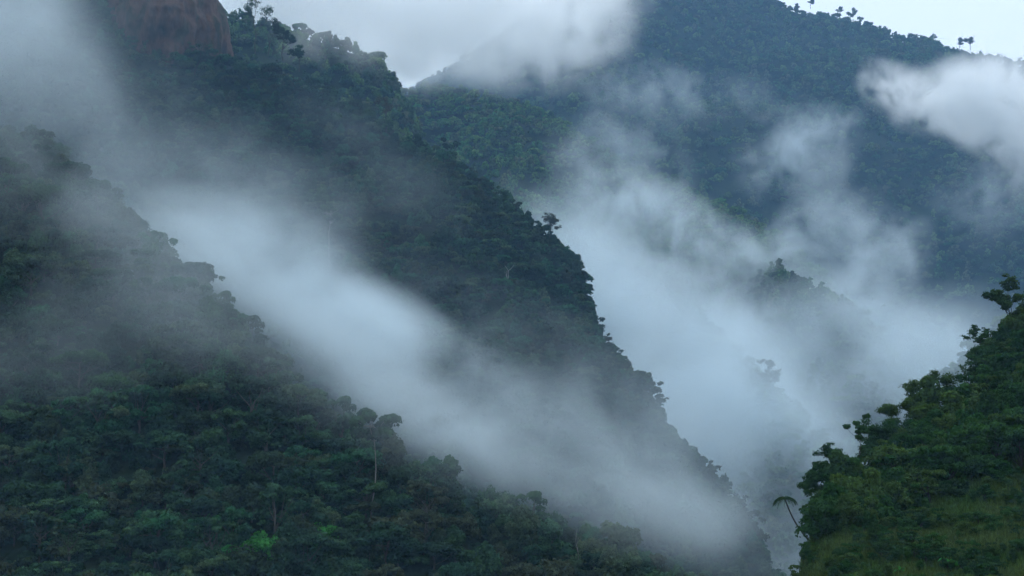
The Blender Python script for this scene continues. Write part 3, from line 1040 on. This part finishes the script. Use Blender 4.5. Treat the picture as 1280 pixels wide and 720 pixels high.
    md.node_group = ng
    print('mist', name, [int(q) for q in size], res)
    return o


LOWC = (.80, .90, .955)
MIDC = (.84, .92, .965)
TOPC = (.975, .99, .998)
mist('valley_mist', [
    (700, 290, 1010, 130, 80, 130, 40, .4), (740, 360, 980, 190, 100, 150, 45, .5), (820, 430, 960, 210, 130, 160, 35, .7), (880, 520, 900, 210, 170, 150, 50, 1.4),
    (960, 620, 850, 190, 180, 140, 60, 1.8), (1060, 500, 990, 230, 90, 120, -10, 1.0), (1150, 470, 1000, 150, 90, 120, 0, .6),
    (980, 410, 1130, 300, 110, 110, 0, .4), (1060, 430, 960, 230, 110, 70, 0, .7), (990, 520, 800, 190, 130, 60, 20, .9), (1180, 450, 860, 220, 120, 50, 0, .9),
    (1010, 740, 800, 170, 150, 110, 0, 2.0)],
    LOWC, .0115, 75, .95, 'pale blue mist filling the valley behind the diagonal ridge', seed=3.1, tilt=20, detail=8, warp=.9)
mist('rising_mist', [
    (760, 330, 1120, 160, 80, 70, 30, .9), (820, 270, 1180, 130, 65, 70, 15, 1.0), (745, 225, 1180, 120, 65, 60, 50, .6), (920, 320, 1150, 190, 60, 70, 10, .8),
    (1010, 290, 1180, 150, 60, 60, -25, .7), (1095, 330, 1150, 110, 80, 60, -40, 1.0), (1060, 375, 1000, 140, 60, 40, 10, .8), (880, 380, 1080, 230, 70, 70, 10, .8), (1030, 225, 1250, 110, 50, 50, -50, .5), (1150, 420, 940, 150, 60, 40, 0, .7)],
    MIDC, .013, 40, 1.0, 'torn wisps of mist rising out of the valley in front of the far mountain', seed=12.4, tilt=30, detail=9, warp=1.3, lo=.10, win=.13)
mist('slope_mist', [
    (250, 300, 550, 150, 80, 50, 20, .8), (330, 320, 545, 190, 100, 60, 15, .8), (430, 395, 530, 200, 75, 65, 12, 1.0), (480, 450, 515, 200, 100, 70, 30, 1.0), (560, 500, 500, 210, 110, 65, 35, .7),
    (680, 555, 480, 230, 115, 60, 28, .42), (790, 610, 455, 210, 100, 55, 22, .38), (880, 645, 435, 130, 75, 50, 20, .34), (400, 290, 560, 150, 100, 40, 60, .4), (300, 220, 570, 160, 80, 40, 30, .3)],
    LOWC, .017, 42, .95, 'band of mist lying between the near left slope and the diagonal ridge', seed=7.7, tilt=25, detail=8, stretch=(.7, 1, 1.1), lo=.07, warp=.9)
mist('ridge_foot_mist', [
    (850, 560, 570, 190, 120, 45, 45, .6), (740, 500, 585, 230, 110, 40, 40, .55), (600, 430, 600, 240, 110, 35, 40, .4), (930, 640, 560, 130, 100, 40, 50, .6), (470, 200, 640, 200, 80, 35, 35, .3)],
    LOWC, .010, 50, .95, 'grey mist clinging to the foot of the diagonal ridge', seed=17.2, tilt=35, detail=8, lo=.05, warp=1.0)
mist('hillside_mist', [
    (40, 110, 400, 400, 220, 50, 25, .5), (270, 215, 460, 340, 130, 50, 30, .36), (140, 300, 345, 340, 200, 42, 30, .5), (360, 430, 296, 300, 120, 34, 25, .85), (200, 270, 350, 220, 130, 30, 40, .4),
    (230, 350, 320, 260, 130, 30, 35, .4), (60, 450, 320, 280, 120, 36, 0, .4), (480, 270, 520, 200, 110, 40, 30, .16), (560, 550, 290, 260, 90, 30, 20, .55), (740, 630, 280, 200, 75, 26, 20, .6), (880, 690, 275, 130, 60, 22, 20, .5)],
    LOWC, .0085, 36, 1.0, 'thin veil of mist drifting over the left slope', seed=1.3, tilt=30, detail=8, lo=.05, warp=1.0)
mist('summit_cloud', [
    (560, -30, 1350, 360, 160, 100, 0, 1.5), (420, 0, 1260, 340, 130, 90, 10, 1.2), (600, 55, 1380, 240, 90, 80, 5, .9), (700, 25, 1450, 150, 90, 80, -10, .5), (290, 10, 1260, 240, 140, 90, 0, 1.3), (630, 20, 1400, 230, 90, 80, 0, .6), (500, 80, 1320, 200, 60, 60, 5, .6), (420, 40, 1060, 170, 80, 45, 10, .55)],
    TOPC, .017, 52, 1.0, 'bright white cloud spilling over the ridge at the top', 'cloud', seed=5.5, detail=9, g=.6, lo=.12, warp=1.0)
mist('drifting_cloud', [
    (1190, 135, 1650, 150, 60, 80, 15, .9), (1115, 105, 1650, 80, 34, 50, 30, .8), (1270, 135, 1650, 160, 85, 80, 15, 1.2), (1235, 95, 1650, 90, 40, 60, 10, .6), (1310, 200, 1650, 110, 80, 70, 0, .6)],
    TOPC, .026, 45, .95, 'white cloud hanging in front of the far mountain on the right', 'cloud', seed=9.2, warp=1.1, detail=9, g=.6, lo=.14, win=.13)
mist('cliff_cloud', [
    (-30, 0, 700, 200, 150, 80, 20, .9), (50, 90, 700, 170, 110, 70, 30, .45)],
    MIDC, .010, 80, .8, 'grey cloud in front of the cliff in the top left corner', 'cloud', seed=2.2, detail=7)
mist('mist_wisps', [
    (990, 190, 1500, 110, 70, 60, -30, .8), (1030, 160, 1500, 80, 34, 50, -20, .5), (790, 190, 1300, 130, 90, 60, 40, .5), (800, 110, 1500, 120, 50, 50, 0, .5), (1240, 250, 1500, 120, 90, 60, 0, .4), (900, 130, 1500, 140, 60, 50, 0, .3)],
    MIDC, .012, 36, 1.0, 'thin wisps of mist rising in front of the far mountain', seed=4.4, warp=1.2, detail=9, lo=.08, win=.13)

# thin blue haze of the whole valley
hb = bpy.data.meshes.new('valley_haze')
X0, X1, Y0, Y1, Z0, Z1 = -3500, 3500, -300, 3600, -230, 1500
hb.from_pydata([(x_, y_, z_) for x_ in (X0, X1) for y_ in (Y0, Y1) for z_ in (Z0, Z1)], [], [(0, 1, 3, 2), (4, 6, 7, 5), (0, 4, 5, 1), (2, 3, 7, 6), (0, 2, 6, 4), (1, 5, 7, 3)])
hm, hnt, hout = new_mat('haze')
hs = N(hnt, 'ShaderNodeVolumeScatter')
hs.inputs['Color'].default_value = (.26, .47, .74, 1)
hs.inputs['Density'].default_value = 1.5e-4
ha = N(hnt, 'ShaderNodeVolumeAbsorption')
ha.inputs['Color'].default_value = hs.inputs['Color'].default_value
ha.inputs['Density'].default_value = hs.inputs['Density'].default_value
hadd = N(hnt, 'ShaderNodeAddShader')
hnt.links.new(hs.outputs[0], hadd.inputs[0])
hnt.links.new(ha.outputs[0], hadd.inputs[1])
hnt.links.new(hadd.outputs[0], hout.inputs['Volume'])
hb.materials.append(hm)
tag(link('valley_haze', hb), 'faint blue haze in the air between the slopes', 'haze', kind='structure')

# ------------------------------------------------------------------ world, sun, camera
SUN_EL, SUN_AZ = R(52), R(35)      # high and behind the far mountain, to the right
w = bpy.data.worlds.new('World')
scene.world = w
w.use_nodes = True
nt = w.node_tree
bg = nt.nodes['Background']
sky = nt.nodes.new('ShaderNodeTexSky')
sky.sky_type = 'NISHITA'
sky.sun_disc = False
sky.sun_elevation = SUN_EL
sky.sun_rotation = SUN_AZ
sky.dust_density = 3
sky.air_density = 1.0
mixn = nt.nodes.new('ShaderNodeMix')
mixn.data_type = 'RGBA'
mixn.inputs[0].default_value = 0.7
nt.links.new(sky.outputs[0], mixn.inputs[6])
mixn.inputs[7].default_value = (9.0, 11.6, 14.5, 1)
# overcast part: brighter towards the zenith
tc = nt.nodes.new('ShaderNodeTexCoord')
sx = nt.nodes.new('ShaderNodeSeparateXYZ')
nt.links.new(tc.outputs['Generated'], sx.inputs[0])
ov = nt.nodes.new('ShaderNodeMapRange')
ov.inputs['From Min'].default_value = 0.2
ov.inputs['From Max'].default_value = 1.0
ov.inputs['To Min'].default_value = 1.45
ov.inputs['To Max'].default_value = 2.4
nt.links.new(sx.outputs['Z'], ov.inputs['Value'])
ovs = nt.nodes.new('ShaderNodeVectorMath')
ovs.operation = 'SCALE'
ovs.inputs[0].default_value = (9.6, 11.1, 12.2)
nt.links.new(ov.outputs[0], ovs.inputs['Scale'])
nt.links.new(ovs.outputs[0], mixn.inputs[7])
nt.links.new(mixn.outputs[2], bg.inputs[0])
bg.inputs[1].default_value = 0.1

sl = bpy.data.lights.new('sun', 'SUN')
sl.energy = 1.3
sl.angle = R(25)
sl.color = (1, .985, .96)
so = bpy.data.objects.new('sun', sl)
COL.objects.link(so)
dirv = Vector((math.sin(SUN_AZ) * math.cos(SUN_EL), math.cos(SUN_AZ) * math.cos(SUN_EL), math.sin(SUN_EL)))
so.rotation_euler = dirv.to_track_quat('Z', 'Y').to_euler()

cam = bpy.data.cameras.new('camera')
cam.sensor_width = 36
cam.lens = F / 1280 * 36
cam.clip_end = 30000
cam.clip_start = 1
co = bpy.data.objects.new('camera', cam)
COL.objects.link(co)
co.rotation_euler = (R(90) + PITCH, 0, 0)
scene.camera = co

scene.view_settings.view_transform = 'Standard'
scene.view_settings.look = 'None'
scene.view_settings.exposure = 0
cy = scene.cycles
cy.use_denoising = True
cy.max_bounces = 7
cy.diffuse_bounces = 2
cy.transmission_bounces = 3
cy.volume_bounces = 5
cy.use_adaptive_sampling = True
cy.adaptive_threshold = 0.05
cy.adaptive_min_samples = 16
cy.time_limit = 900
cy.sample_clamp_indirect = 4
print('objects', len(bpy.data.objects))
